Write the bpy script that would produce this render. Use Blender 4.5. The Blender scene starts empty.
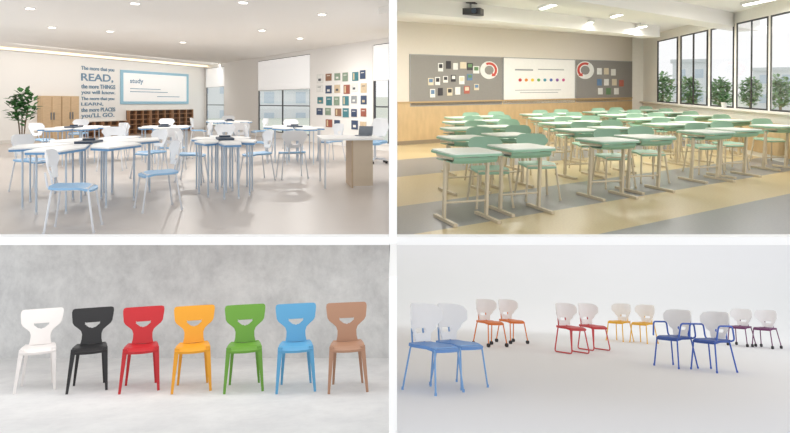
import bpy,bmesh,math,random
from mathutils import Vector,Matrix
S=bpy.context.scene; C=S.collection
random.seed(3)
F=650.0;PX=395.0;PY=100.0;CAM=Vector((0,0,4))
V=Vector
def T(x,y,z): return Matrix.Translation((x,y,z))
def RZ(d): return Matrix.Rotation(math.radians(d),4,'Z')
def RX(d): return Matrix.Rotation(math.radians(d),4,'X')
ORD=['first','second','third','fourth','fifth','sixth','seventh','eighth','ninth','tenth','eleventh','twelfth']
# ---------------------------------------------------------------- rooms
class Room:
    def __init__(s,cx,h,H,fn,k=.5):
        X=(cx-PX)/F
        th=math.atan((h-PY)/F/(1+k*X*X)); rho=math.atan(k*X*math.sin(th))
        s.R=Matrix.Rotation(-th,4,'X')@Matrix.Rotation(rho,4,'Y')
        s.rho=rho
        s.Ri=s.R.inverted(); s.H=H; s.cx=cx; s.fn=fn
        s.M=Matrix.Translation(CAM)@s.R@T(0,0,-H)
    def ray(s,px,py): return s.Ri@V(((px-PX)/F,1,(PY-py)/F))
    def pt(s,px,py,z=0):
        d=s.ray(px,py); t=(z-s.H)/d.z
        return V((d.x*t,d.y*t,z))
    def m(s,px,py,psi=0,z=0):
        p=s.pt(px,py,z)
        a_n=math.degrees(math.atan((px-s.cx)/s.fn)); a_o=math.degrees(math.atan2(p.x,p.y))
        return s.M@Matrix.Translation(p)@RZ(psi+a_n-a_o)
class Wall:
    def __init__(s,room,A,B):
        s.room=room; s.o=A.copy(); x=(B-A).normalized(); z=V((0,0,1)); y=z.cross(x)
        s.L=(B-A).length; s.n=y
        s.loc=Matrix(((x.x,y.x,0,A.x),(x.y,y.y,0,A.y),(x.z,y.z,1,A.z),(0,0,0,1)))
        s.M=room.M@s.loc; s.x=x
    def uv(s,px,py,off=0):
        d=s.room.ray(px,py); o=V((0,0,s.room.H))
        t=(s.o-s.n*off-o).dot(s.n)/d.dot(s.n)
        p=o+d*t
        return ((p-s.o).dot(s.x),p.z)
HZ1=102; 
R1=Room(194,HZ1,1.3,300); R2=Room(594,86,1.45,306); R3=Room(194,240,1.5,1e5,.55); R4=Room(594,295,1.03,1e5)
# ---------------------------------------------------------------- materials
def lin(c):
    return tuple([(x/255/12.92) if x/255<=.04045 else ((x/255+.055)/1.055)**2.4 for x in c])+(1,)
MC={}
def mat(name,rgb,rough=.5,metal=0,var=.04,scale=12,bump=0,emit=0,detail=4):
    if name in MC: return MC[name]
    m=bpy.data.materials.new(name); m.use_nodes=True; nt=m.node_tree; b=nt.nodes['Principled BSDF']
    tc=nt.nodes.new('ShaderNodeTexCoord'); n=nt.nodes.new('ShaderNodeTexNoise'); n.inputs['Scale'].default_value=scale; n.inputs['Detail'].default_value=detail
    nt.links.new(tc.outputs['Object'],n.inputs['Vector'])
    mx=nt.nodes.new('ShaderNodeMixRGB'); c=lin(rgb)
    mx.inputs[1].default_value=tuple([x*(1-var) for x in c[:3]])+(1,); mx.inputs[2].default_value=tuple([min(1,x*(1+var)) for x in c[:3]])+(1,)
    nt.links.new(n.outputs['Fac'],mx.inputs[0]); nt.links.new(mx.outputs[0],b.inputs['Base Color'])
    b.inputs['Roughness'].default_value=rough; b.inputs['Metallic'].default_value=metal
    if emit:
        b.inputs['Emission Color'].default_value=c; b.inputs['Emission Strength'].default_value=emit
    if bump:
        bp=nt.nodes.new('ShaderNodeBump'); bp.inputs['Strength'].default_value=bump; bp.inputs['Distance'].default_value=.02
        nt.links.new(n.outputs['Fac'],bp.inputs['Height']); nt.links.new(bp.outputs[0],b.inputs['Normal'])
    MC[name]=m; return m
def wood(name,rgb,sc=(2,2,14)):
    m=mat(name,rgb,.45,0,.16,3)
    nt=m.node_tree; n=[x for x in nt.nodes if x.type=='TEX_NOISE'][0]; tc=[x for x in nt.nodes if x.type=='TEX_COORD'][0]
    mp=nt.nodes.new('ShaderNodeMapping'); mp.inputs['Scale'].default_value=sc
    nt.links.new(tc.outputs['Object'],mp.inputs[0]); nt.links.new(mp.outputs[0],n.inputs['Vector'])
    return m
def glass():
    m=bpy.data.materials.new('window_glass'); m.use_nodes=True; nt=m.node_tree; nt.nodes.clear()
    o=nt.nodes.new('ShaderNodeOutputMaterial'); t=nt.nodes.new('ShaderNodeBsdfTransparent'); g=nt.nodes.new('ShaderNodeBsdfGlossy'); g.inputs['Roughness'].default_value=.05
    x=nt.nodes.new('ShaderNodeMixShader'); x.inputs[0].default_value=.06
    nt.links.new(t.outputs[0],x.inputs[1]); nt.links.new(g.outputs[0],x.inputs[2]); nt.links.new(x.outputs[0],o.inputs[0])
    return m
GL=glass()
white_wall=mat('white_paint',(243,241,238),.8,0,.01)
gutter=mat('white_plaster',(253,253,253),.9,0,.003)
# ---------------------------------------------------------------- mesh helpers
def NB(): return bmesh.new()
def boxr(bm,x0,x1,y0,y1,z0,z1):
    vs=[bm.verts.new(p) for p in [(x0,y0,z0),(x1,y0,z0),(x1,y1,z0),(x0,y1,z0),(x0,y0,z1),(x1,y0,z1),(x1,y1,z1),(x0,y1,z1)]]
    for f in [(0,3,2,1),(4,5,6,7),(0,1,5,4),(1,2,6,5),(2,3,7,6),(3,0,4,7)]: bm.faces.new([vs[i] for i in f])
    return bm
def box(x0,x1,y0,y1,z0,z1): return boxr(NB(),x0,x1,y0,y1,z0,z1)
def bar(bm,p0,p1,a,b,up=(0,1,0)):
    p0=V(p0);p1=V(p1);d=(p1-p0).normalized(); u=V(up)
    if abs(d.dot(u))>.95: u=V((1,0,0))
    x=d.cross(u).normalized(); y=x.cross(d).normalized()
    r=[]
    for p,(w,h) in ((p0,a),(p1,b)):
        r.append([bm.verts.new(p+x*sx*w/2+y*sy*h/2) for sx,sy in ((-1,-1),(1,-1),(1,1),(-1,1))])
    for i in range(4):
        j=(i+1)%4; bm.faces.new((r[0][i],r[0][j],r[1][j],r[1][i]))
    bm.faces.new(r[0][::-1]); bm.faces.new(r[1]); return bm
def tube(bm,pts,r,n=8,closed=False):
    pts=[V(p) for p in pts]; rings=[]; N=len(pts)
    u=None
    for i,p in enumerate(pts):
        a=pts[max(i-1,0)]; b=pts[min(i+1,N-1)]
        if closed: a=pts[(i-1)%N]; b=pts[(i+1)%N]
        d=(b-a).normalized()
        if u is None:
            u=V((0,0,1)) if abs(d.z)<.9 else V((1,0,0))
        x=d.cross(u).normalized(); u=x.cross(d).normalized()
        rr=r[i] if isinstance(r,(list,tuple)) else r
        rings.append([bm.verts.new(p+(x*math.cos(2*math.pi*k/n)+u*math.sin(2*math.pi*k/n))*rr) for k in range(n)])
    for i in range(N-1 if not closed else N):
        A=rings[i];B=rings[(i+1)%N]
        for k in range(n): bm.faces.new((A[k],A[(k+1)%n],B[(k+1)%n],B[k]))
    if not closed:
        bm.faces.new(rings[0][::-1]); bm.faces.new(rings[-1])
    return bm
def bend(pts,r=.04,k=4):
    out=[V(pts[0])]
    for i in range(1,len(pts)-1):
        p=V(pts[i]);a=(V(pts[i-1])-p);b=(V(pts[i+1])-p); ra=min(r,a.length*.45); rb=min(r,b.length*.45)
        A=p+a.normalized()*ra; B=p+b.normalized()*rb
        for j in range(k+1):
            t=j/k; out.append(A*(1-t)**2+p*2*t*(1-t)+B*t*t)
    out.append(V(pts[-1])); return out
def prism(bm,poly,z0,z1):
    a=[bm.verts.new((x,y,z0)) for x,y in poly]; b=[bm.verts.new((x,y,z1)) for x,y in poly]; n=len(poly)
    for i in range(n): bm.faces.new((a[i],a[(i+1)%n],b[(i+1)%n],b[i]))
    bm.faces.new(a[::-1]); bm.faces.new(b); return bm
def rrect(w,d,r,k=4):
    p=[]
    for cx,cy,a0 in ((w/2-r,d/2-r,0),(-w/2+r,d/2-r,90),(-w/2+r,-d/2+r,180),(w/2-r,-d/2+r,270)):
        for j in range(k+1):
            a=math.radians(a0+90*j/k); p.append((cx+r*math.cos(a),cy+r*math.sin(a)))
    return p
def lathe(bm,prof,n=20,cx=0,cy=0):
    rings=[[bm.verts.new((cx+r*math.cos(2*math.pi*k/n),cy+r*math.sin(2*math.pi*k/n),z)) for k in range(n)] for r,z in prof]
    for A,B in zip(rings,rings[1:]):
        for k in range(n): bm.faces.new((A[k],A[(k+1)%n],B[(k+1)%n],B[k]))
    bm.faces.new(rings[0][::-1]); bm.faces.new(rings[-1]); return bm
def surf(bm,nu,nv,f,keep=None,th=.012):
    g=[[bm.verts.new(f(i/nu*2-1,j/nv)) for i in range(nu+1)] for j in range(nv+1)]
    fs=[]
    for j in range(nv):
        for i in range(nu):
            if keep and not keep((i+.5)/nu*2-1,(j+.5)/nv): continue
            fs.append(bm.faces.new((g[j][i],g[j][i+1],g[j+1][i+1],g[j+1][i])))
    for v in [v for r in g for v in r if not v.link_faces]: bm.verts.remove(v)
    bmesh.ops.recalc_face_normals(bm,faces=fs)
    bmesh.ops.solidify(bm,geom=fs,thickness=th); return bm
def mk(name,bm,m,smooth=False):
    bmesh.ops.recalc_face_normals(bm,faces=bm.faces[:])
    me=bpy.data.meshes.new(name); bm.to_mesh(me); bm.free()
    me.materials.append(m)
    if smooth:
        for p in me.polygons: p.use_smooth=True
        try: me.set_sharp_from_angle(angle=math.radians(40))
        except Exception: pass
    o=bpy.data.objects.new(name,me); C.objects.link(o); return o
def tag(o,label=None,cat=None,group=None,kind=None):
    if label: o['label']=label
    if cat: o['category']=cat
    if group: o['group']=group
    if kind: o['kind']=kind
    return o
def thing(name,label,cat,M,group=None):
    o=bpy.data.objects.new(name,None); C.objects.link(o); o.empty_display_size=.1; o.matrix_world=M
    return tag(o,label,cat,group)
def part(name,bm,m,parent,smooth=False,label=None):
    o=mk(name,bm,m,smooth); o.parent=parent
    if label: o['label']=label
    return o
def single(name,bm,m,M,label,cat,group=None,smooth=False):
    o=mk(name,bm,m,smooth); o.matrix_world=M; return tag(o,label,cat,group)
def struct(name,bm,m,M=None,parent=None):
    o=mk(name,bm,m)
    if M is not None: o.matrix_world=M
    if parent: o.parent=parent
    else: o['kind']='structure'
    return o
def dup(root,M,label,group=None):
    r=root.copy(); C.objects.link(r); r.matrix_world=M; r['label']=label
    if group: r['group']=group
    for ch in list(root.children):
        c=ch.copy(); C.objects.link(c); c.parent=r
        for g in ch.children:
            d=g.copy(); C.objects.link(d); d.parent=c
    return r
class Pool:
    """first placement uses the prototype itself, later ones are copies"""
    def __init__(s,make): s.make=make; s.p=None
    def put(s,M,label,group):
        if s.p is None:
            s.p=s.make(); s.p.matrix_world=M; s.p['label']=label; s.p['group']=group; return s.p
        return dup(s.p,M,label,group)
def text_fit(body,x0,x1,z0,z1,m,name,parent,y=-.012):
    cu=bpy.data.curves.new('t','FONT'); cu.body=body; cu.extrude=.01; cu.offset=.014
    o=bpy.data.objects.new('t',cu); C.objects.link(o); bpy.context.view_layer.update()
    me=bpy.data.meshes.new_from_object(o.evaluated_get(bpy.context.evaluated_depsgraph_get()))
    bpy.data.objects.remove(o)
    xs=[v.co.x for v in me.vertices]; ys=[v.co.y for v in me.vertices]
    a,b,c,d=min(xs),max(xs),min(ys),max(ys)
    for v in me.vertices:
        v.co=V((x0+(v.co.x-a)/(b-a)*(x1-x0), y-v.co.z*.5, z0+(v.co.y-c)/(d-c)*(z1-z0)))
    me.materials.clear(); me.materials.append(m)
    q=bpy.data.objects.new(name,me); C.objects.link(q); q.parent=parent; return q
# ---------------------------------------------------------------- camera + world
cam=bpy.data.cameras.new('camera'); co=bpy.data.objects.new('camera',cam); C.objects.link(co); S.camera=co
co.location=CAM; co.rotation_euler=(math.radians(90),0,0); cam.sensor_width=36; cam.lens=36*F/790; cam.shift_y=-(216.5-PY)/790; cam.clip_end=500
w=bpy.data.worlds.new('world'); S.world=w; w.use_nodes=True
w.node_tree.nodes['Background'].inputs[0].default_value=(.98,.99,1,1); w.node_tree.nodes['Background'].inputs[1].default_value=1.1
S.view_settings.view_transform='Standard'
def area(M,sx,sy,W,col=(1,1,1),disk=False):
    l=bpy.data.lights.new('lamp','AREA'); l.energy=W; l.color=col
    l.shape='DISK' if disk else 'RECTANGLE'; l.size=sx
    if not disk: l.size_y=sy
    o=bpy.data.objects.new('lamp_or_fill_light',l); C.objects.link(o); o.matrix_world=M; return o
# ---------------------------------------------------------------- partitions between the four rooms
YF=5.9
zt=CAM.z+(PY-237)/F*YF; zb=CAM.z+(PY-245)/F*YF
struct('trim_1',box(-9,9,YF,YF+.12,zb,zt),gutter)
struct('wall_centre',box((389-PX)/F*YF,(397-PX)/F*YF,YF,15.2,zt,CAM.z+2.2),gutter)
YL=4.75
struct('wall_centre_lower',box((389-PX)/F*YL,(397-PX)/F*YL,YL,12,CAM.z-3.9,zb+.02),gutter)
XL=(389-PX)/F*YF; XR=(397-PX)/F*YF
def floorpoly(room,pts,z0,z1,name,m):
    bm=NB(); prism(bm,[(p.x,p.y) for p in pts],z0,z1); return struct(name,bm,m,room.M)
# =================================================================== ROOM 1 (blue and white study room)
ceil_m=mat('ceiling_white',(244,241,236),.85,0,.01)
floor1=mat('pale_resin_floor',(200,191,184),.35,0,.04,60)
CH1=3.0
k1=(HZ1-66)/(CH1-1.3); d1_=1.3*k1          # pixels per metre and floor drop at the corner
VB=600; VW=-28
def f1b(x): return HZ1+d1_*(VB-x)/(VB-205)
def f1w(x): return HZ1+d1_*(x-VW)/(205-VW)
cor=R1.pt(205,HZ1+d1_); bl=R1.pt(-60,f1b(-60))
wr=R1.pt(389.5,f1w(389.5))
backw=Wall(R1,bl,cor); winw=Wall(R1,cor,wr)
fl=[R1.pt(-40,237.5),R1.pt(389.3,237.5),V((XL,wr.y,0)),cor,bl,V((-13,bl.y,0))]
floorpoly(R1,fl,-.05,0,'floor',floor1)
floorpoly(R1,fl,CH1,CH1+.1,'ceiling',ceil_m)
struct('wall_back',box(0,backw.L,0,.2,0,CH1),white_wall,backw.M)
def holed(wall,s0,s1,z0,z1,th,holes,m,name):
    bm=NB(); s=s0
    for a,b,c,d in sorted(holes):
        if a>s: boxr(bm,s,a,0,th,z0,z1)
        if c>z0: boxr(bm,a,b,0,th,z0,c)
        if d<z1: boxr(bm,a,b,0,th,d,z1)
        s=b
    if s<s1: boxr(bm,s,s1,0,th,z0,z1)
    return struct(name,bm,m,wall.M)
h1=[]
for a,b in ((206,224),(258,310),(373,389)):
    h1.append((max(.05,winw.uv(a,108)[0]),min(winw.L-.02,winw.uv(b,108)[0]),.2,2.86))
holed(winw,0,winw.L,0,CH1,.07,h1,white_wall,'wall_right')
dark=mat('dark_window_frame',(64,66,72),.4)
def window(wall,hl,nv,hbars,name,frame_m,w=.04,wv=.1,dy=(.02,.045)):
    a,b,c,d=hl; bm=NB()
    boxr(bm,a,b,dy[0],dy[1],c,c+w); boxr(bm,a,b,dy[0],dy[1],d-w,d)
    for i in range(nv+1):
        x=a+(b-a-wv)*i/nv; boxr(bm,x,x+wv,dy[0],dy[1],c+w,d-w)
    for z in hbars: boxr(bm,a+wv,b-wv,dy[0],dy[1],z,z+w)
    o=struct(name,bm,frame_m,wall.M)
    g=part('pane',box(a+w,b-w,dy[1]-.006,dy[1]-.002,c+w,d-w),GL,o); return o
for i,hl in enumerate(h1):
    window(winw,hl,(1,2,1)[i],[1.15],'window_%d'%(i+1),dark,.035,.08)
    struct('trim_%d'%(i+2),box(hl[0]-.05,hl[1]+.05 if i<2 else hl[1],-.03,.02,.16,.2),white_wall,winw.M)
blind_m=mat('white_blind_fabric_glow',(247,247,247),.9,0,.01,emit=.3)  # emission set in the cloth makes the blinds glow by themselves
for i,(hl,n) in enumerate(zip(h1,('narrow far window','wide middle window','window at the picture wall'))):
    t=thing('roller_blind','white roller blind half lowered over the '+n,'blind',winw.M,'white roller blinds')
    zbl=(2.0,1.75,1.9)[i]
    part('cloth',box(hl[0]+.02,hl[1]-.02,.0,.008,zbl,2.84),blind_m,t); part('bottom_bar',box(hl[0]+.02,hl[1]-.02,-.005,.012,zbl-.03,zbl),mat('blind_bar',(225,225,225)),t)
struct('baseboard_back',box(0,backw.L,-.02,0,0,.1),mat('baseboard',(225,222,216)),backw.M)
# dropped soffit with a warm glowing cove strip beside the wall
struct('trim_5',box(0,backw.L,-.3,0,2.92,3.0),ceil_m,backw.M)
struct('trim_13',box(.2,backw.L-.3,-.35,-.3,2.93,2.985),mat('warm_cove',(255,232,194),.6,emit=1.3),backw.M)
area(backw.M@T(backw.L*.52,-1.7,2.96)@RX(35),backw.L*.9,.12,78,(1,.975,.94))  # wall washer with no fixture, added to brighten the back wall
# lettering
blue_l=mat('slate_blue_letters',(114,146,172),.6)
def fitp(wall,x0,y0,x1,y1):
    a,z1=wall.uv(x0,y0); b,_=wall.uv(x1,y0); xm=(x0+x1)/2
    zt=wall.uv(xm,y0)[1]; zb=wall.uv(xm,y1)[1]; return a,b,zb,zt
let=thing('wall_lettering','large slate blue reading quotation lettered on the white wall','lettering',backw.M)
for s,x0,y0,x1,y1 in (("The more that you",81,67,114,71.8),("READ,",81,74,113,82.5),("the more THINGS",81,84.5,115,88.8),("you will know.",81,90.5,115,95.2),("The more that you",81,97,114,101),("LEARN,",81,102.5,103,106),("the more PLACES",81,107.6,115,111.6),("you'LL GO.",81,113,114,118.5)):
    a,b,c,d=fitp(backw,x0,y0,x1,y1); text_fit(s,a,b,c,d,blue_l,'text_line',let)
# framed board
a,b,c,d=fitp(backw,120,72,188,104)
bd=thing('framed_board','white study board in a wide pale blue frame on the wall','board',backw.M)
ex=(b-a)*.035; ez=(d-c)*.08
part('board_face',box(a+ex,b-ex,-.03,-.01,c+ez,d-ez),mat('board_white_glow',(252,253,253),emit=.1),bd)  # slight emission brightens the board face, which is no lamp
bm=NB(); boxr(bm,a,a+ex,-.035,-.005,c,d); boxr(bm,b-ex,b,-.035,-.005,c,d); boxr(bm,a+ex,b-ex,-.035,-.005,c,c+ez); boxr(bm,a+ex,b-ex,-.035,-.005,d-ez,d)
part('frame',bm,mat('pale_blue_frame',(158,200,222)),bd)
text_fit('study',a+(b-a)*.12,a+(b-a)*.30,c+.58*(d-c),c+.77*(d-c),blue_l,'text_line',bd,-.032)
bm=NB()
for k,(u0,u1,v0) in enumerate(((.12,.55,.45),(.12,.66,.36),(.5,.85,.22))): boxr(bm,a+(b-a)*u0,a+(b-a)*u1,-.034,-.03,c+(d-c)*v0,c+(d-c)*(v0+.02))
part('text_rule',bm,blue_l,bd)
# tall cabinets
wd=wood('light_oak',(210,182,147)); wdk=wood('walnut_shelf',(164,122,88)); knob=mat('steel',(150,150,152),.3,.8)
def zwall(x,y): return backw.uv(x,y)[1]
for i,(x0,x1) in enumerate(((37,57),(57,75))):
    a=backw.uv(x0,100)[0]; b=backw.uv(x1,100)[0]; M=backw.M@T(a,0,0); w_=b-a-.02; hh=zwall(56,96)
    t=thing('tall_cabinet','light oak two-door cabinet '+('nearest the potted plant' if i==0 else 'beside the open shelves'),'cabinet',M,'tall cabinets on the back wall')
    part('body',box(0,w_,-.20,-.01,0,hh),wd,t)
    for j in range(2):
        dm=part('door',box(w_*(.02+.49*j),w_*(.47+.49*j),-.22,-.20,.06,hh-.04),wd,t)
        hx=w_*(.42 if j==0 else .56); part('handle',box(hx,hx+.05,-.24,-.22,.7,.95),knob,dm)
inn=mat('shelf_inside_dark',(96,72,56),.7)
for i,(x0,x1,ny) in enumerate(((77,100,3),(100,124,3),(126,148,5),(148,170,5),(170,191,5))):
    a=backw.uv(x0,100)[0]; b=backw.uv(x1,100)[0]; w_=b-a-.03; M=backw.M@T(a,0,0)
    t=thing('open_shelf','wooden pigeonhole shelf unit, %s from the tall cabinets'%ORD[i],'shelf',M,'low shelves along the back wall')
    H_=zwall(99,121.5) if i<2 else zwall(158,110); dd=.15
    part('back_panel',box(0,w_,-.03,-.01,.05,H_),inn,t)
    for q in (0,w_-.06): part('side_panel',box(q,q+.06,-dd,-.03,0,H_),wdk,t)
    part('shelf_top',box(-.0,w_,-dd-.01,0,H_,H_+.03),mat('pale_top',(232,224,212)),t)
    for z in [j*H_/ny for j in range(ny)]: part('shelf_board',box(.06,w_-.06,-dd,-.03,z+.01,z+.035),wdk,t)
    for u in (.33,.66): part('divider',box(w_*u-.03,w_*u+.03,-dd+.01,-.03,.035,H_),wdk,t)
# picture cards on pier
pal=[('teal',(70,130,140)),('brown',(150,112,88)),('white',(232,232,228)),('grey',(150,155,160)),('navy',(60,78,110)),('beige',(210,190,160)),('sage green',(140,160,140)),('rust',(160,92,76))]
cm=[mat('card_'+n.replace(' ','_'),c,.6,0,.25,9) for n,c in pal]
inkc=[mat('card_ink_light',(236,234,228)),mat('card_ink_dark',(80,84,92)),mat('card_ink_sand',(214,196,160))]
rc=random.Random(11)
for r in range(5):
    for c_ in range(6):
        sx,sy=rc.uniform(-.5,.7),rc.uniform(-.6,.6)
        x=317+c_*8.7+sx; y0=72+r*12+sy; y1=y0+rc.uniform(7.6,10)
        f=lambda y,xx: HZ1+(y-HZ1)*(xx-VW)/(345-VW)
        if r==4 and c_ in (0,3): continue
        k=random.choice([0,0,1,2,3,3,4,4,5,6,7])
        a,zt_=winw.uv(x,f(y0,x)); b,_=winw.uv(x+rc.uniform(5.8,7.1),f(y0,x)); zb_=winw.uv(x,f(y1,x))[1]
        t=thing('picture_card','%s picture card, %s from left in the %s row on the window pier'%(pal[k][0],ORD[c_ if not(r==4) else [0,0,1,2,2,3][c_]],ORD[r]),'picture',winw.M,'picture cards on the pier')
        part('mount',box(a,b,-.012,0,zb_,zt_),mat('card_mount',(226,224,220)),t)
        dx=(b-a)*.05; part('picture',box(a+dx,b-dx,-.02,-.012,zb_+.01,zt_-.01),cm[k],t)
        q=random.random(); w_=b-a; h_=zt_-zb_; ink=inkc[1] if k in (2,5) else inkc[0 if q<.6 else 2]
        bm=NB()
        if q<.45: boxr(bm,a+w_*.25,b-w_*.25,-.023,-.02,zb_+h_*.66,zb_+h_*.74)
        elif q<.75: boxr(bm,a+w_*.3,b-w_*.3,-.023,-.02,zb_+h_*.25,zb_+h_*.5)
        else: boxr(bm,a+w_*.2,a+w_*.4,-.023,-.02,zb_+h_*.15,zb_+h_*.85)
        part('printed_block',bm,ink,t)
# downlights
dl=[(135,3),(243,2),(52,27),(110,31),(262,30),(322,14),(30,8),(183,42),(300,38)]
lampm=mat('lamp_glow',(255,250,240),.5,emit=5)
def mk_dl():
    t=thing('downlight','x','ceiling light',R1.M,'recessed downlights')
    part('trim_ring',lathe(NB(),[(.10,-.012),(.10,0)],20),mat('ring_white',(230,228,225)),t)
    part('lens',lathe(NB(),[(.07,-.02),(.07,-.012)],20),lampm,t); return t
P=Pool(mk_dl)
for i,(x,y) in enumerate(sorted(dl)):
    M=R1.m(x,y,0,CH1); P.put(M,'round recessed ceiling downlight, %s from the left of the study room ceiling'%ORD[i],'recessed downlights')
    Y=R1.pt(x,y,CH1).y
    area(M@T(0,0,-.04),.15,.15,min(120,18*(Y/11)**2.5),(1,.97,.93),True)
# chairs -----------------------------------------------------------
def backsurf(z0,z1,yb,rec,hw,curv,hole,th=.012,nu=26,nv=22):
    bm=NB()
    def prof(v):
        ks=hw
        for (a,wa),(b,wb) in zip(ks,ks[1:]):
            if v<=b:
                t=(v-a)/(b-a); t=t*t*(3-2*t); return wa+(wb-wa)*t
        return ks[-1][1]
    def f(u,v):
        x=u*prof(v); z=z0+(z1-z0)*v
        z-= max(0,abs(u)-.55)**2*.12*v
        return (x, yb+rec*v-curv*(x/.2)**2+.015*math.sin(v*3.1),z)
    surf(bm,nu,nv,f,hole,th); return bm
def seatsurf(z,w,d,th=.022,yo=0):
    bm=NB()
    def f(u,v):
        vv=v*2-1; 
        x=u*w/2*math.sqrt(max(0,1-.28*vv*vv)); y=vv*d/2*math.sqrt(max(0,1-.22*u*u))+yo
        return (x,y,z-.018*(1-u*u)*(1-vv*vv)-(.03*max(0,-vv-.4)/.6 if vv<-.4 else 0)+.02*max(0,vv-.6))
    surf(bm,12,12,f,None,th); return bm
def chair(style,seat_m,back_m,leg_m,arms=False,hole=True,big=False,r=.011):
    t=thing('student_chair','x','chair',Matrix.Identity(4))
    part('seat',seatsurf(.455,.44,.43,.032 if big else .022),seat_m,t,True)
    hk=(lambda u,v:not(abs(u)<.42 and .2<v<.42 and (abs(u)/.42)**4+((v-.31)/.12)**4<1)) if hole else None
    if big:
        hk=lambda u,v:not((abs(u)/.50)**4+((v-.27)/.07)**4<1)
        part('backrest',backsurf(.47,.86,.19,.08,[(0,.125),(.18,.14),(.40,.20),(.64,.262),(.85,.266),(1,.24)],.085,hk,.014,44,44),back_m,t,True)
    else: part('backrest',backsurf(.53,.82,.20,.06,[(0,.12),(.35,.165),(.75,.225),(1,.195)],.05,hk),back_m,t,True)
    if style=='sled':
        for s in (-1,1):
            part('leg',tube(NB(),bend([(s*.17,.16,.44),(s*.21,.22,.012),(s*.21,-.22,.012),(s*.17,-.15,.44)],.05),r),leg_m,t,True)
    else:
        for sx in (-1,1):
            for sy in (-1,1):
                zf=.07 if style=='caster' else 0.0
                l=part('leg',tube(NB(),bend([(sx*.12,sy*.14,.435),(sx*.185,sy*.165,.435),(sx*.225,sy*.225,zf)],.03),[r]*50),leg_m,t,True)
                if style=='caster':
                    part('caster',tube(NB(),[(sx*.225-.02,sy*.225,.035),(sx*.225+.02,sy*.225,.035)],.035,12),mat('caster_black',(38,38,42)),l,True)
                else:
                    part('foot_cap',lathe(NB(),[(r+.003,0),(r+.003,.03)],8,sx*.225,sy*.225),leg_m,l)
    part('seat_frame',tube(NB(),bend([(-.17,-.15,.432),(.17,-.15,.432),(.17,.16,.432),(-.17,.16,.432),(-.17,-.15,.432)],.03),r),leg_m,t,True)
    for s in (-1,1): part('back_support',tube(NB(),bend([(s*.1,.10,.43),(s*.1,.22,.44),(s*.09,.245,.60)],.04),r),leg_m,t,True)
    if arms:
        for s in (-1,1):
            part('armrest',tube(NB(),bend([(s*.19,.19,.44),(s*.255,.19,.46),(s*.255,.17,.66),(s*.255,-.14,.66),(s*.235,-.19,.45)],.05),.013),leg_m,t,True)
    return t
wplas=mat('white_plastic',(236,237,239),.4,0,.01); sky=mat('sky_blue_plastic',(142,184,220),.45,0,.03); wleg=mat('white_metal',(218,221,226),.35,0,.02)
P1=Pool(lambda:chair('four',sky,wplas,wleg))
ch1=[(74,230,100,'nearest the camera, at the left corner of the floor'),(158,209,-70,'right of the large nearest table group'),(34,190,75,'at the left end of the nearest table group'),(112,170,5,'behind the large nearest table group'),(150,178,-45,'at the far right corner of the nearest group'),
(192,181,80,'left of the middle table group'),(257,180,-80,'right of the middle table group'),(226,163,0,'behind the middle table group'),
(43,159,70,'left of the table group before the tall cabinets'),(78,149,0,'behind the table group before the tall cabinets'),(116,160,-70,'right of the table group before the tall cabinets'),
(132,158,70,'left of the table group before the pigeonhole shelves'),(166,147,0,'behind the table group before the pigeonhole shelves'),(201,158,-80,'right of the table group before the pigeonhole shelves'),(172,171,175,'in front of the table group before the pigeonhole shelves'),
(199,145,80,'left of the farthest table group'),(229,139,0,'behind the farthest table group'),(259,146,-80,'right of the farthest table group'),(240,157,175,'in front of the farthest table group'),
(257,163,75,'left of the table group by the wide window'),(293,149,0,'behind the table group by the wide window'),(331,161,-80,'right of the table group by the wide window'),(292,178,175,'in front of the table group by the wide window')]
for x,y,a,l in ch1: P1.put(R1.m(x,y,a),'white chair with sky blue seat '+l,'white chairs with sky blue seats')
# tables: groups of six petal shaped single tables
ttop=mat('white_laminate',(242,243,243),.35,0,.01); tbl=mat('table_blue',(104,154,200),.4,0,.03); lgm=mat('pale_grey_metal',(192,206,220),.4,0,.03)
PN=['right far','far','left far','left near','near','right near']
def petal(R,el,k,M,label):
    t=thing('petal_table',label,'table',M,'white petal shaped tables with blue edges')
    ac=math.pi/6+k*math.pi/3
    def P_(r,da): a=ac+math.radians(da); return (R*r*math.cos(a),R*r*math.sin(a)*el)
    def out(s):
        cx,cy=P_(.6,0); q=[P_(.16,-22),P_(.74,-27.5),P_(1.06,-14),P_(1.06,14),P_(.74,27.5),P_(.16,22)]
        return [(cx+(x-cx)*s,cy+(y-cy)*s) for x,y in q]
    part('tabletop',prism(NB(),out(1),.734,.752),ttop,t); part('edge_band',prism(NB(),out(.99),.708,.734),tbl,t)
    for r_,da in ((.90,-14),(.90,14),(.28,0)):
        x,y=P_(r_,da)
        l=part('leg',tube(NB(),[(x,y,.02),(x,y,.71)],.012,8),lgm,t,True)
        part('foot_cap',lathe(NB(),[(.016,0),(.016,.03)],8,x,y),wleg,l)
    return t
tabs=[(93,197,.75,2.1,'large nearest table group at the left'),(224,190,.43,2.6,'middle table group'),(76,162,.57,2.0,'table group before the tall oak cabinets'),(165,160,.52,2.0,'table group before the pigeonhole shelves'),(229,147,.60,2.0,'farthest table group'),(293,161,.56,2.0,'table group by the wide window')]
boxm=mat('dark_blue_box',(62,76,94),.5)
for i,(x,y,r,e,l) in enumerate(tabs):
    M=R1.m(x,y,0)
    for k in range(6): petal(r,e,k,M,'white petal shaped table, %s one of the %s'%(PN[k],l))
    t=thing('desk_organiser','small dark organiser box at the centre of the '+l,'organiser',M@T(0,-r*e*.1,.753),'organisers on the tables')
    part('tray',prism(NB(),rrect(.22,.5,.03),-.0,.03),boxm,t); part('divider',box(-.08,.08,-.01,.01,.03,.06),boxm,t)
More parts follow.
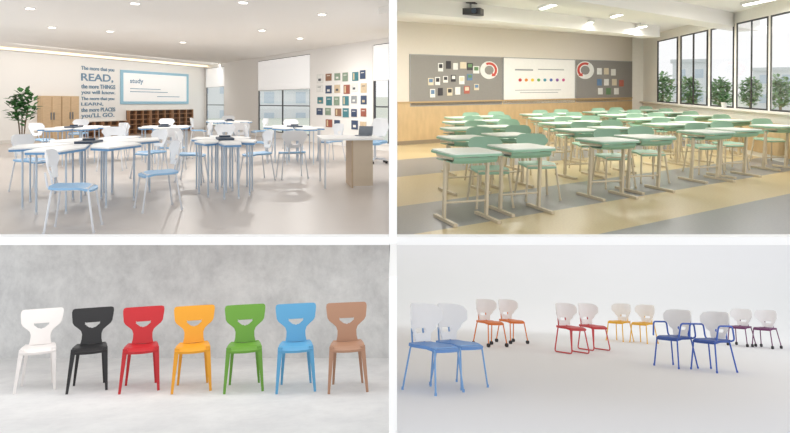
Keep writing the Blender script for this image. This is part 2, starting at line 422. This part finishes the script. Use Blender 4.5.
# teacher desk
M=R1.m(349,184,-20)
t=thing('teacher_desk','white topped teacher desk with beige wooden front panel by the windows','desk',M)
part('desktop',prism(NB(),rrect(.94,1.2,.08),.725,.75),ttop,t)
part('front_panel',box(.0,.30,-.50,-.47,.03,.725),mat('beige_panel',(212,196,174)),t); part('side_panel',box(-.025,.0,-.50,.20,.0,.725),mat('oak_side',(192,168,140)),t)
for s in (-.42,.42): part('leg',box(s-.013,s+.013,.42,.45,0,.725),wleg,t)
part('leg',box(-.433,-.407,-.48,-.45,0,.725),wleg,t)
lp=thing('laptop','open grey laptop on the teacher desk','laptop',M@T(.26,.2,.751)@RZ(-30))
gl=mat('laptop_grey',(120,128,138),.4); part('keyboard_base',prism(NB(),rrect(.24,.18,.02),0,.012),gl,lp); part('screen',bar(NB(),(0,.09,.012),(0,.13,.15),(.24,.01),(.24,.01)),gl,lp)
M=R1.m(375,163,-60)
t=thing('office_chair','white swivel office chair beside the teacher desk at the right','chair',M)
part('seat',seatsurf(.47,.46,.44,.05),sky,t,True); part('backrest',backsurf(.56,.95,.2,.08,[(0,.16),(.5,.22),(1,.17)],.04,None),wplas,t,True)
part('column',tube(NB(),[(0,0,.1),(0,0,.45)],.025,10),wleg,t,True); part('back_bracket',tube(NB(),bend([(0,.05,.44),(0,.24,.45),(0,.27,.65)],.05),.018),wleg,t,True)
for k in range(5):
    a=k*1.2566; l=part('foot_arm',bar(NB(),(0,0,.1),(math.cos(a)*.28,math.sin(a)*.28,.075),(.04,.03),(.03,.025),(0,0,1)),wleg,t)
    part('caster',tube(NB(),[(math.cos(a)*.28-.02,math.sin(a)*.28,.03),(math.cos(a)*.28+.02,math.sin(a)*.28,.03)],.03,10),mat('caster_black',(38,38,42)),l,True)
# plants
leafm=mat('leaf_green',(62,108,58),.5,0,.35,3); leafd=mat('leaf_outside',(146,178,132),.6,0,.25,3)
def leaves(bm,c,rad,n,size,rnd):
    for _ in range(n):
        while True:
            p=V((rnd.uniform(-1,1),rnd.uniform(-1,1),rnd.uniform(-1,1)))
            if p.length<1: break
        p=V(c)+V((p.x*rad[0],p.y*rad[1],p.z*rad[2]))
        a=rnd.uniform(0,6.28); e=rnd.uniform(-.5,.9); d=V((math.cos(a)*math.cos(e),math.sin(a)*math.cos(e),math.sin(e))); sd=d.cross(V((0,0,1))).normalized()*size*.32
        q=[p,p+d*size*.5+sd+V((0,0,size*.08)),p+d*size,p+d*size*.5-sd+V((0,0,size*.08))]
        bm.faces.new([bm.verts.new(x) for x in q])
rnd=random.Random(5)
M=R1.m(22,157,0)
t=thing('potted_plant','tall leafy green plant in a white pot beside the oak cabinets','plant',M)
part('pot',lathe(NB(),[(.15,0),(.20,.2),(.22,.42),(.19,.42),(.18,.36)],20),mat('white_ceramic',(238,236,232),.3),t,True)
part('soil',lathe(NB(),[(.18,.355),(.18,.37)],16),mat('soil',(70,52,40),.9),t)
for k in range(3):
    a=k*2.1; part('stem',tube(NB(),[(0.03*math.cos(a),.03*math.sin(a),.36),(.08*math.cos(a),.08*math.sin(a),.8),(.14*math.cos(a),.14*math.sin(a),1.15)],.014,6),mat('bark',(96,78,58),.9),t)
bm=NB(); leaves(bm,(0,0,1.18),(.28,.28,.42),190,.19,rnd); part('foliage',bm,leafm,t)
# =================================================================== ROOM 2 (green classroom)
corner=R2.pt(640,86+43*1.0); 
def bw(x): return 86+43*(1275-x)/635
def ww(x): return 86+43*(x-456)/184
A=R2.pt(397.3,bw(397.3)); A.x=max(A.x,XR)
B=R2.pt(860,ww(860))
back2=Wall(R2,A,corner); win2=Wall(R2,corner,B)
CH2=3.06
fl2=[R2.pt(396.7,237.5),R2.pt(830,237.5),B,corner,A]
cream=mat('warm_cream_paint',(228,220,208),.8,0,.02)
fm=bpy.data.materials.new('striped_terrazzo'); fm.use_nodes=True; nt=fm.node_tree; bs=nt.nodes['Principled BSDF']; bs.inputs['Roughness'].default_value=.3
tc=nt.nodes.new('ShaderNodeTexCoord'); dp=nt.nodes.new('ShaderNodeVectorMath'); dp.operation='DOT_PRODUCT'; dp.inputs[1].default_value=(-back2.n.x,-back2.n.y,0)
nt.links.new(tc.outputs['Object'],dp.inputs[0])
def dist(x,y): p=R2.pt(x,y); return -(p.x*back2.n.x+p.y*back2.n.y)
bnd=[dist(397,160),dist(397,177),dist(397,206),dist(397,236),dist(397,276)]
d0=dist(397,150)-1; d1=dist(397,330)+1
mr=nt.nodes.new('ShaderNodeMapRange'); mr.inputs[1].default_value=d0; mr.inputs[2].default_value=d1; nt.links.new(dp.outputs['Value'],mr.inputs[0])
cr=nt.nodes.new('ShaderNodeValToRGB'); cr.color_ramp.interpolation='CONSTANT'; nt.links.new(mr.outputs[0],cr.inputs[0])
ye=lin((206,186,144)); gy=lin((146,145,145)); el=cr.color_ramp.elements
el[0].position=0; el[0].color=ye; el[1].position=(bnd[0]-d0)/(d1-d0); el[1].color=gy
cc=ye
for b_ in bnd[1:]:
    e=el.new((b_-d0)/(d1-d0)); e.color=cc; cc=gy if cc==ye else ye
ns=nt.nodes.new('ShaderNodeTexNoise'); ns.inputs['Scale'].default_value=45; nt.links.new(tc.outputs['Object'],ns.inputs['Vector'])
mx=nt.nodes.new('ShaderNodeMixRGB'); mx.blend_type='OVERLAY'; mx.inputs[0].default_value=.25; nt.links.new(cr.outputs[0],mx.inputs[1]); nt.links.new(ns.outputs['Fac'],mx.inputs[2]); nt.links.new(mx.outputs[0],bs.inputs['Base Color'])
floorpoly(R2,fl2,-.04,0,'floor',fm); floorpoly(R2,fl2,CH2,CH2+.1,'ceiling',ceil_m)
struct('wall_back',box(0,back2.L,0,.2,0,CH2),cream,back2.M)
wain=wood('wainscot_oak',(206,178,136),(3,3,1))
zs=1.45-12.3/ (43/1.45)
struct('trim_6',box(0,back2.L,-.03,0,.1,zs),wain,back2.M)
struct('trim_7',box(0,back2.L,-.045,0,zs,zs+.04),mat('oak_cap',(188,160,120)),back2.M)
struct('baseboard_back',box(0,back2.L,-.04,0,0,.1),mat('dark_base',(150,135,115)),back2.M)
hs=[]
for a,b in ((657,678),(680,708),(710,734),(736,768),(770,830)):
    hs.append((win2.uv(a,90)[0],win2.uv(b,90)[0],.95,2.82))
bw_p=mat('bright_white_paint',(240,238,232),.8)
holed(win2,0,win2.L,0,CH2,.04,hs,bw_p,'wall_right')
for i,hl in enumerate(hs): window(win2,hl,(1,2,1,2,2)[i],[],'window_%d'%(i+4),mat('black_frame',(40,42,46),.4),.035,(.14,.12,.09,.07,.05)[i],(.0,.006))
struct('trim_8',box(0,win2.L,-.12,0,.91,.95),mat('stone_sill',(232,228,220),.4),win2.M)
struct('trim_9',box(0,win2.L,-.03,0,.1,.72),wain,win2.M)
struct('trim_10',box(0.0,.35,-.35,0,0,CH2),bw_p,win2.M)
for i,(x0,y0,x1,y1) in enumerate(((397,-6,660,26),(500,-34,760,18))):
    p=R2.pt(x0,y0,CH2); q=R2.pt(x1,y1,CH2); wl=Wall(R2,V((p.x,p.y,0)),V((q.x,q.y,0)))
    struct('trim_%d'%(11+i),box(0,wl.L,0,.5,CH2-.30,CH2),ceil_m,wl.M)
# felt boards
felt=mat('grey_felt',(150,147,143),.95,0,.12,40)
paper=[mat('paper_'+n,c,.8,0,.15,8) for n,c in (('white',(240,240,236)),('cream',(226,214,190)),('dark',(70,68,72)),('blue',(110,140,176)),('red',(190,110,96)),('green',(110,146,106)))]
pn=['white','cream','dark','blue','red','green']
def board(x0,x1,label,m):
    a=back2.uv(x0,90)[0]; b=back2.uv(x1,90)[0]; z0=1.45-.5+.02; z1=z0+1.27
    t=thing('notice_board' if m is felt else 'white_board',label,'board',back2.M)
    part('panel',box(a,b,-.03,0,z0,z1),m,t); fr=mat('board_edge',(160,160,160))
    bm=NB(); boxr(bm,a,b,-.035,0,z0-.02,z0); boxr(bm,a,b,-.035,0,z1,z1+.02); boxr(bm,a-.02,a,-.035,0,z0-.02,z1+.02); boxr(bm,b,b+.02,-.035,0,z0-.02,z1+.02); part('frame',bm,fr,t); return t
board(410,501,'wide grey felt notice board at the left',felt); board(576,634,'narrower grey felt notice board next to the window corner',felt)
wb=board(503,574,'white display board with coloured dots between the felt boards',mat('display_white',(246,245,242),.5))
def onb(x,y,wpx,hpx,off=.03):
    a,zt_=back2.uv(x,y,off); b,_=back2.uv(x+wpx,y,off); zb_=back2.uv(x,y+hpx,off)[1]; return a,b,zb_,zt_
dots=[(200,60,60),(230,140,50),(235,200,60),(110,170,90),(70,150,170),(80,110,180),(140,90,160),(200,90,140)]
for i,c in enumerate(dots):
    a,b,z0,z1=onb(518+i*6.2,78,4,4); cx=(a+b)/2; cz=(z0+z1)/2; r=.045
    bm=NB(); bm.faces.new([bm.verts.new((cx+r*1.5*math.cos(k*math.pi/8),-.034,cz+r*math.sin(k*math.pi/8))) for k in range(16)]); part('coloured_dot',bm,mat('dot_%d'%i,c),wb)
bm=NB()
for x,y,w_,h_ in ((515,69,18,1.4),(538,69,26,.8),(515,90,46,.5),(520,92.5,38,.5)):
    a,b,z0,z1=onb(x,y,w_,h_); boxr(bm,a,b,-.033,-.03,z0,z1)
part('printed_rule',bm,mat('ink_grey',(150,152,156)),wb)
redm=mat('red_print',(205,84,72),.7)
for i,(x,y,sg) in enumerate(((489,70,1),(585,70,-1))):
    a,b,z0,z1=onb(x-9,y-9,18,18); cx=(a+b)/2; cz=(z0+z1)/2; hw=(b-a)/2; hh=(z1-z0)/2
    t=thing('round_poster','white ring poster with red curved arrow on the '+('wide' if i==0 else 'narrower')+' felt board','poster',back2.M)
    bm=NB()
    for k in range(24):
        g0,g1=k*math.pi/12,(k+1)*math.pi/12
        bm.faces.new([bm.verts.new((cx+hw*r*math.cos(q),-.034,cz+hh*r*math.sin(q))) for q,r in ((g0,.5),(g1,.5),(g1,1),(g0,1))])
    part('ring',bm,paper[0],t)
    bm=NB()
    for k in range(12):
        a0=math.radians(-40+k*13)*1; a1=math.radians(-40+(k+1)*13)
        if sg<0: a0,a1=math.pi-a0,math.pi-a1
        bm.faces.new([bm.verts.new((cx+hw*r*math.cos(q),-.038,cz+hh*r*math.sin(q))) for q,r in ((a0,.62),(a1,.62),(a1,.88),(a0,.88))])
    q=math.radians(-40) if sg>0 else math.pi-math.radians(-40)
    bm.faces.new([bm.verts.new((cx+hw*r*math.cos(g),-.038,cz+hh*r*math.sin(g))) for g,r in ((q,.42),(q-sg*.5,.74),(q,1.02))])
    part('red_arrow',bm,redm,t)
rn=random.Random(8)
pp=[(438,63),(446,61),(453,63),(460,62),(467,63),(428,78),(435,77),(443,76),(451,75),(459,76),(467,74),(430,89),(438,88),(447,88),(455,87),(464,86),(473,66),(474,84)]
for i,(x,y) in enumerate(pp):
    k=[0,2,0,1,2,1,0,0,2,0,3,0,2,1,0,4,0,1][i]; a,b,z0,z1=onb(x,y,rn.uniform(4.5,6.2),rn.uniform(6,8.5),.035)
    row='top' if y<70 else ('middle' if y<81 else 'bottom'); idx=sorted([q for q in pp if (('top' if q[1]<70 else ('middle' if q[1]<81 else 'bottom'))==row)]).index((x,y))
    o=single('paper_note',box(a,b,-.045,-.035,z0,z1),paper[k],back2.M,'%s sheet pinned on the wide felt board, %s from left in its %s row'%(pn[k],ORD[idx],row),'paper','sheets pinned on the felt boards')
    part('printed_photo',box(a+(b-a)*.15,b-(b-a)*.15,-.048,-.045,z0+(z1-z0)*.4,z1-(z1-z0)*.12),paper[[2,3,5,1,0,2][(i*5)%6]],o)
pp2=[(597,68),(604,68),(611,69),(597,79),(604,79),(612,79),(619,80),(598,88),(606,88),(614,88)]
for i,(x,y) in enumerate(pp2):
    k=[0,1,0,3,0,1,4,0,5,0][i]; a,b,z0,z1=onb(x,y,4.5,6.5,.035)
    row='top' if y<70 else ('middle' if y<85 else 'bottom'); idx=sorted([q for q in pp2 if (('top' if q[1]<70 else ('middle' if q[1]<85 else 'bottom'))==row)]).index((x,y))
    single('paper_note',box(a,b,-.045,-.035,z0,z1),paper[k],back2.M,'%s sheet pinned on the narrower felt board, %s from left in its %s row'%(pn[k],ORD[idx],row),'paper','sheets pinned on the felt boards')
# tube lights
tl=[(436,18,452,12),(511,24,530,17),(570,28,592,22),(612,17,645,7),(619,32,646,26),(676,20,700,13),(541,9,570,-1),(744,5,777,-2)]
tubem=mat('tube_glow',(255,255,250),.5,emit=5)
for i,(x0,y0,x1,y1) in enumerate(sorted(tl)):
    p=R2.pt(x0,y0,CH2-.12); q=R2.pt(x1,y1,CH2-.12); wl=Wall(R2,V((p.x,p.y,0)),V((q.x,q.y,0)))
    t=thing('ceiling_tube_light','slim white ceiling tube light, %s from the left in the green classroom'%ORD[i],'ceiling light',wl.M@T(0,0,CH2-.12),'ceiling tube lights')
    part('tube',box(.03,wl.L-.03,-.04,.04,-.02,0),tubem,t); part('housing',box(0,wl.L,-.07,.07,0,.05),mat('housing_white',(225,225,222)),t)
    for u in (.2,.8): part('hanger',tube(NB(),[(wl.L*u,0,.05),(wl.L*u,0,.12)],.006,6),knob,t)
    Y=(p.y+q.y)/2
    area(wl.M@T(wl.L/2,0,CH2-.15),wl.L,.08,33*(Y/10)**1.6,(1,.97,.92))
# projector
M=R2.m(470,3,10,CH2)
t=thing('ceiling_projector','dark ceiling-mounted projector at the top left of the green classroom','projector',M)
pm=mat('projector_dark',(60,60,64),.5); part('body',prism(NB(),rrect(.48,.4,.05),-.24,-.12),pm,t); part('mount_pole',tube(NB(),[(0,0,-.14),(0,0,0)],.03,8),knob,t)
part('lens',tube(NB(),[(.12,-.19,-.18),(.12,-.25,-.18)],.045,14),boxm,t,True); part('ceiling_plate',box(-.12,.12,-.12,.12,-.015,0),pm,t)
M=R2.m(446,9,0,CH2)
t=thing('security_camera','small round camera hanging from the ceiling left of the projector','camera',M)
part('dome',lathe(NB(),[(.03,-.16),(.08,-.12),(.09,-.06)],16),pm,t,True); part('bracket',lathe(NB(),[(.05,-.06),(.05,0)],12),wleg,t)
# classroom furniture
green=mat('sage_green_plastic',(146,186,158),.45,0,.03); greend=mat('sage_green_chair',(156,192,168),.45,0,.03); crm=mat('cream_metal',(216,202,176),.4,0,.02); dtop=mat('pale_desktop',(224,231,220),.35,0,.02)
def mk_desk():
    t=thing('school_desk','x','desk',Matrix.Identity(4))
    part('desktop',prism(NB(),rrect(.58,.62,.05),.744,.758),dtop,t)
    part('desk_edge',prism(NB(),rrect(.60,.64,.06),.722,.744),green,t)
    part('book_tray',surf(NB(),12,8,lambda u,v:(u*.25,-.26+.5*max(0,v-.2)/.8,.640+(.065*(.25-v)/.25 if v<.25 else 0)+.01*u*u),None,.01),green,t,True)
    for s in (-1,1):
        l=part('leg',bar(bar(NB(),(s*.25,.02,.04),(s*.25,-.02,.66),(.028,.055),(.026,.045)),(s*.25,-.24,.70),(s*.25,.22,.70),(.018,.025),(.018,.025),(0,0,1)),crm,t)
        part('foot',bar(NB(),(s*.25,-.30,.018),(s*.25,.28,.018),(.042,.032),(.042,.032),(0,0,1)),crm,l)
    part('crossbar',tube(NB(),[(-.25,.01,.2),(.25,.01,.2)],.012,8),crm,t,True)
    return t
PD=Pool(mk_desk); PC=Pool(lambda:chair('four',greend,greend,crm,r=.014))
cols=[0,.072,.21,.282,.42,.492,.62]; rows=[0,.27,.54,.81,1.08]
def gp(a,b): return (466+1275*a+456*b)/(1+a+b), 86+134/(1+a+b)
for r,b in enumerate(rows):
    for c_,a in enumerate(cols):
        x,y=gp(a,b); p=R2.pt(x,y)
        PD.put(R2.M@Matrix.Translation(p)@RZ(18),'pale-topped green and cream desk, %s from the left in the %s row from the camera'%(ORD[c_],ORD[r]),'desks in the green classroom')
        x,y=gp(a+.034,b+.09); p=R2.pt(x,y)
        PC.put(R2.M@Matrix.Translation(p)@RZ(8),'sage green chair behind desk %s from the left, %s row from the camera'%(ORD[c_],ORD[r]),'green classroom chairs')
# sill plant
sp=win2.loc@V((win2.uv(727,100)[0],-.06,.95))
t=thing('small_plant','small potted plant standing on the window sill','plant',R2.M@Matrix.Translation(sp))
part('pot',lathe(NB(),[(.05,0),(.07,.12)],14),mat('white_ceramic',(238,236,232),.3),t,True); bm=NB(); leaves(bm,(0,0,.2),(.1,.1,.1),50,.09,rnd); part('foliage',bm,leafm,t)
# outside
struct('ground',box(-60,80,24,140,-1.0,-.8),mat('grass_ground',(214,220,208),.9),R2.M)
def tree(M,h,label,sc=1):
    t=thing('tree',label,'tree',M,'trees outside the classroom windows')
    part('trunk',tube(NB(),[(0,0,0),(.05,0,h*.5),(0,0,h*.75)],[.1,.08,.05],8),mat('bark_pale',(150,138,120),.9),t,True)
    bm=NB(); leaves(bm,(0,0,h*.58),(.8,.5,h*.36),520,.36,rnd); part('crown',bm,leafd,t)
for i,(x,y,h) in enumerate(((662,119,3.3),(690,116,3.1),(720,119,2.9),(750,116,3.0),(780,119,3.1))):
    p=R2.pt(x,y,-.8); tree(R2.M@Matrix.Translation(p),h,'leafy pale green tree outside, %s from the left through the classroom windows'%ORD[i],1.2)
def building(room,x,y,w_,h_,label,c=(226,229,232)):
    p=room.pt(x,y,-.8); M=room.M@Matrix.Translation(p)@RZ(-math.degrees(math.atan2(p.x,p.y)))
    t=thing('building',label,'building',M,'pale buildings outside')
    part('wall',box(-w_/2,w_/2,0,2,0,h_),mat('pale_facade',c,.9),t); part('roof',box(-w_/2-.2,w_/2+.2,-.2,2.2,h_,h_+.3),mat('roof_grey',(212,216,219)),t)
    nx=max(2,int(w_/1.6)); nz=max(2,int(h_/1.8))
    for i in range(nx):
        for j in range(nz):
            xx=-w_/2+(i+.5)*w_/nx; zz=(j+.35)*h_/nz; part('window',box(xx-.35,xx+.35,-.05,0,zz,zz+.8),mat('blue_glazing',(196,208,220),.3),t)
building(R2,690,110,3.0,4.4,'pale apartment block behind the second classroom window'); building(R2,775,110,3.6,3.6,'lower pale building behind the last classroom window')
building(R1,214,131,3,4,'pale building seen through the narrow far window of the study room'); building(R1,285,131,4.5,3.0,'pale low building seen through the wide middle window')
# =================================================================== ROOM 3 (seven chairs, concrete)
def concrete(name,lo,hi,sc,p0=.38,p1=.64,ov=.12,rg=.68):
    m=bpy.data.materials.new(name); m.use_nodes=True; nt=m.node_tree; b=nt.nodes['Principled BSDF']; b.inputs['Roughness'].default_value=.8
    tc=nt.nodes.new('ShaderNodeTexCoord'); n1=nt.nodes.new('ShaderNodeTexNoise'); n1.inputs['Scale'].default_value=sc; n1.inputs['Detail'].default_value=12; n1.inputs['Roughness'].default_value=rg; n1.inputs['Distortion'].default_value=.2
    nt.links.new(tc.outputs['Object'],n1.inputs['Vector'])
    cr=nt.nodes.new('ShaderNodeValToRGB'); cr.color_ramp.elements[0].position=p0; cr.color_ramp.elements[0].color=lin(lo); cr.color_ramp.elements[1].position=p1; cr.color_ramp.elements[1].color=lin(hi)
    n2=nt.nodes.new('ShaderNodeTexNoise'); n2.inputs['Scale'].default_value=sc*7; n2.inputs['Detail'].default_value=6; nt.links.new(tc.outputs['Object'],n2.inputs['Vector'])
    mx=nt.nodes.new('ShaderNodeMixRGB'); mx.blend_type='OVERLAY'; mx.inputs[0].default_value=ov
    nt.links.new(n1.outputs['Fac'],cr.inputs[0]); nt.links.new(cr.outputs[0],mx.inputs[1]); nt.links.new(n2.outputs['Fac'],mx.inputs[2]); nt.links.new(mx.outputs[0],b.inputs['Base Color'])
    bp=nt.nodes.new('ShaderNodeBump'); bp.inputs['Strength'].default_value=.08; nt.links.new(n1.outputs['Fac'],bp.inputs['Height']); nt.links.new(bp.outputs[0],b.inputs['Normal']); return m
A3=R3.pt(-60,358); B3=R3.pt(392.5,358); w3=Wall(R3,A3,B3)
struct('wall_back',box(0,w3.L,0,.12,0,1.74),concrete('concrete_wall',(194,194,194),(220,220,219),1.9,.36,.62,.16,.74),w3.M)
f3=[R3.pt(-60,440),R3.pt(390.0,440),B3,A3]
floorpoly(R3,f3,-.05,0,'floor',concrete('concrete_floor',(218,218,218),(230,230,229),2.2))
def plastic_chair(name,c,label,M,rough=.4):
    m=mat(name,c,rough,0,.02)
    t=thing('plastic_chair',label,'chair',M,'row of seven moulded plastic chairs')
    part('seat',surf(NB(),14,12,lambda u,v:(u*(.178-.03*v)*math.sqrt(1-.10*(2*v-1)**2),-.2+.4*v,.430-.012*(1-u*u)-(.03*max(0,.2-v)/.2)),None,.024),m,t,True)
    pf=[(0,.112),(.14,.100),(.28,.098),(.38,.112),(.46,.146),(.54,.184),(.62,.202),(.80,.210),(.92,.212),(1,.204)]
    def W(v):
        for (a,wa),(b,wb) in zip(pf,pf[1:]):
            if v<=b:
                q=(v-a)/(b-a); return wa+(wb-wa)*q
        return pf[-1][1]
    def hole(u,v):
        x=u*W(v); z=v*.375; k=abs(x)/.076
        return not(k<1 and z>.166+.042*k*k and z<.220+.006*k*k)
    def f(u,v):
        x=u*W(v); z=.42+.375*v-max(0,abs(u)-.88)**2*1.6*max(0,v-.7)*2
        return (x,.17+.08*v-.2*x*x,z)
    part('backrest',surf(NB(),72,64,f,hole,.018),m,t,True)
    for sx in (-1,1):
        part('leg',bar(NB(),(sx*.152,-.165,.425),(sx*.186,-.205,0),(.046,.045),(.024,.026)),m,t)
        part('leg',bar(NB(),(sx*.118,.15,.43),(sx*.150,.20,0),(.038,.04),(.022,.024)),m,t)
    return t
pc=[('ivory_plastic',(236,231,228),'white'),('black_plastic',(34,34,36),'black'),('red_plastic',(190,34,42),'red'),('yellow_plastic',(230,160,40),'golden yellow'),('green_plastic',(104,156,54),'green'),('blue_plastic',(92,162,204),'light blue'),('tan_plastic',(176,134,108),'tan brown')]
for i,(n,c,l) in enumerate(pc):
    x=36+i*52
    plastic_chair(n,c,l+' one-piece plastic chair with a smile-shaped hole against the concrete wall',R3.m(x,388,[-3,-2.5,-2,-1.5,-1,-.5,0][i]))
# =================================================================== ROOM 4 (white studio)
st=mat('studio_white',(231,231,234),.9,0,.004)
bm=NB(); yb=26.0
prof=[(4.4,0),(yb-6,0)]+[(yb-6+6*math.sin(a),2.6*(1-math.cos(a))) for a in [k*math.pi/32 for k in range(1,17)]]+[(yb,4.2)]
tr=math.tan(R4.rho); ra=[];rb=[]
for y,z in prof:
    ra.append(bm.verts.new((-.005-(z-R4.H)*tr,y,z))); rb.append(bm.verts.new((20,y,z)))
for i in range(len(prof)-1): bm.faces.new((ra[i],rb[i],rb[i+1],ra[i+1]))
o=struct('floor',bm,st,R4.M)
for p in o.data.polygons: p.use_smooth=True
bk=mat('studio_back_shell',(248,248,250),.4,0,.01)
def grp(lst,style,seat_c,leg_c,cname,desc,arms=False,r=.012):
    sm=mat(cname+'_seat',seat_c,.45,0,.03); lm=mat(cname+'_frame',leg_c,.35,0,.03)
    P=Pool(lambda:chair(style,sm,bk,lm,arms,big=True,r=r))
    for x,y,psi,side in lst: P.put(R4.m(x,y,psi),desc+', '+side+' of its pair','chairs in the white studio')
grp([(433,391,50,'left one'),(459,386,50,'right one')],'four',(104,150,212),(130,174,226),'azure','large white-backed chair with light blue seat and legs',r=.010)
grp([(490,346,40,'left one'),(512,343,40,'right one')],'caster',(226,118,44),(230,132,64),'orange','white-backed chair with orange seat on black casters')
grp([(572,353,44,'left one'),(594,350,44,'right one')],'sled',(200,56,60),(208,74,78),'red','white-backed chair with red seat and sled frame')
grp([(620,341,-32,'left one'),(644,343,-32,'right one')],'four',(234,174,44),(238,184,64),'yellow','white-backed chair with yellow seat and legs')
grp([(676,367,-38,'left one'),(714,371,-38,'right one')],'four',(52,84,160),(62,100,190),'royal','armchair with white back and dark blue seat and armrests',True)
grp([(742,346,-24,'left one'),(767,348,-24,'right one')],'caster',(108,40,96),(116,54,104),'plum','white-backed chair with purple seat on black casters')
# unseen area lights added beneath the upper floors to brighten the lower rooms
area(T(-2.4,7.0,CAM.z-1.44),4.6,1.1,31)
area(T(4.5,12.2,CAM.z-1.62),9,12,118,(1,.99,.975))
area(T(6,18.5,CAM.z-2.0)@RX(62),13,2.5,160,(1,.99,.975))
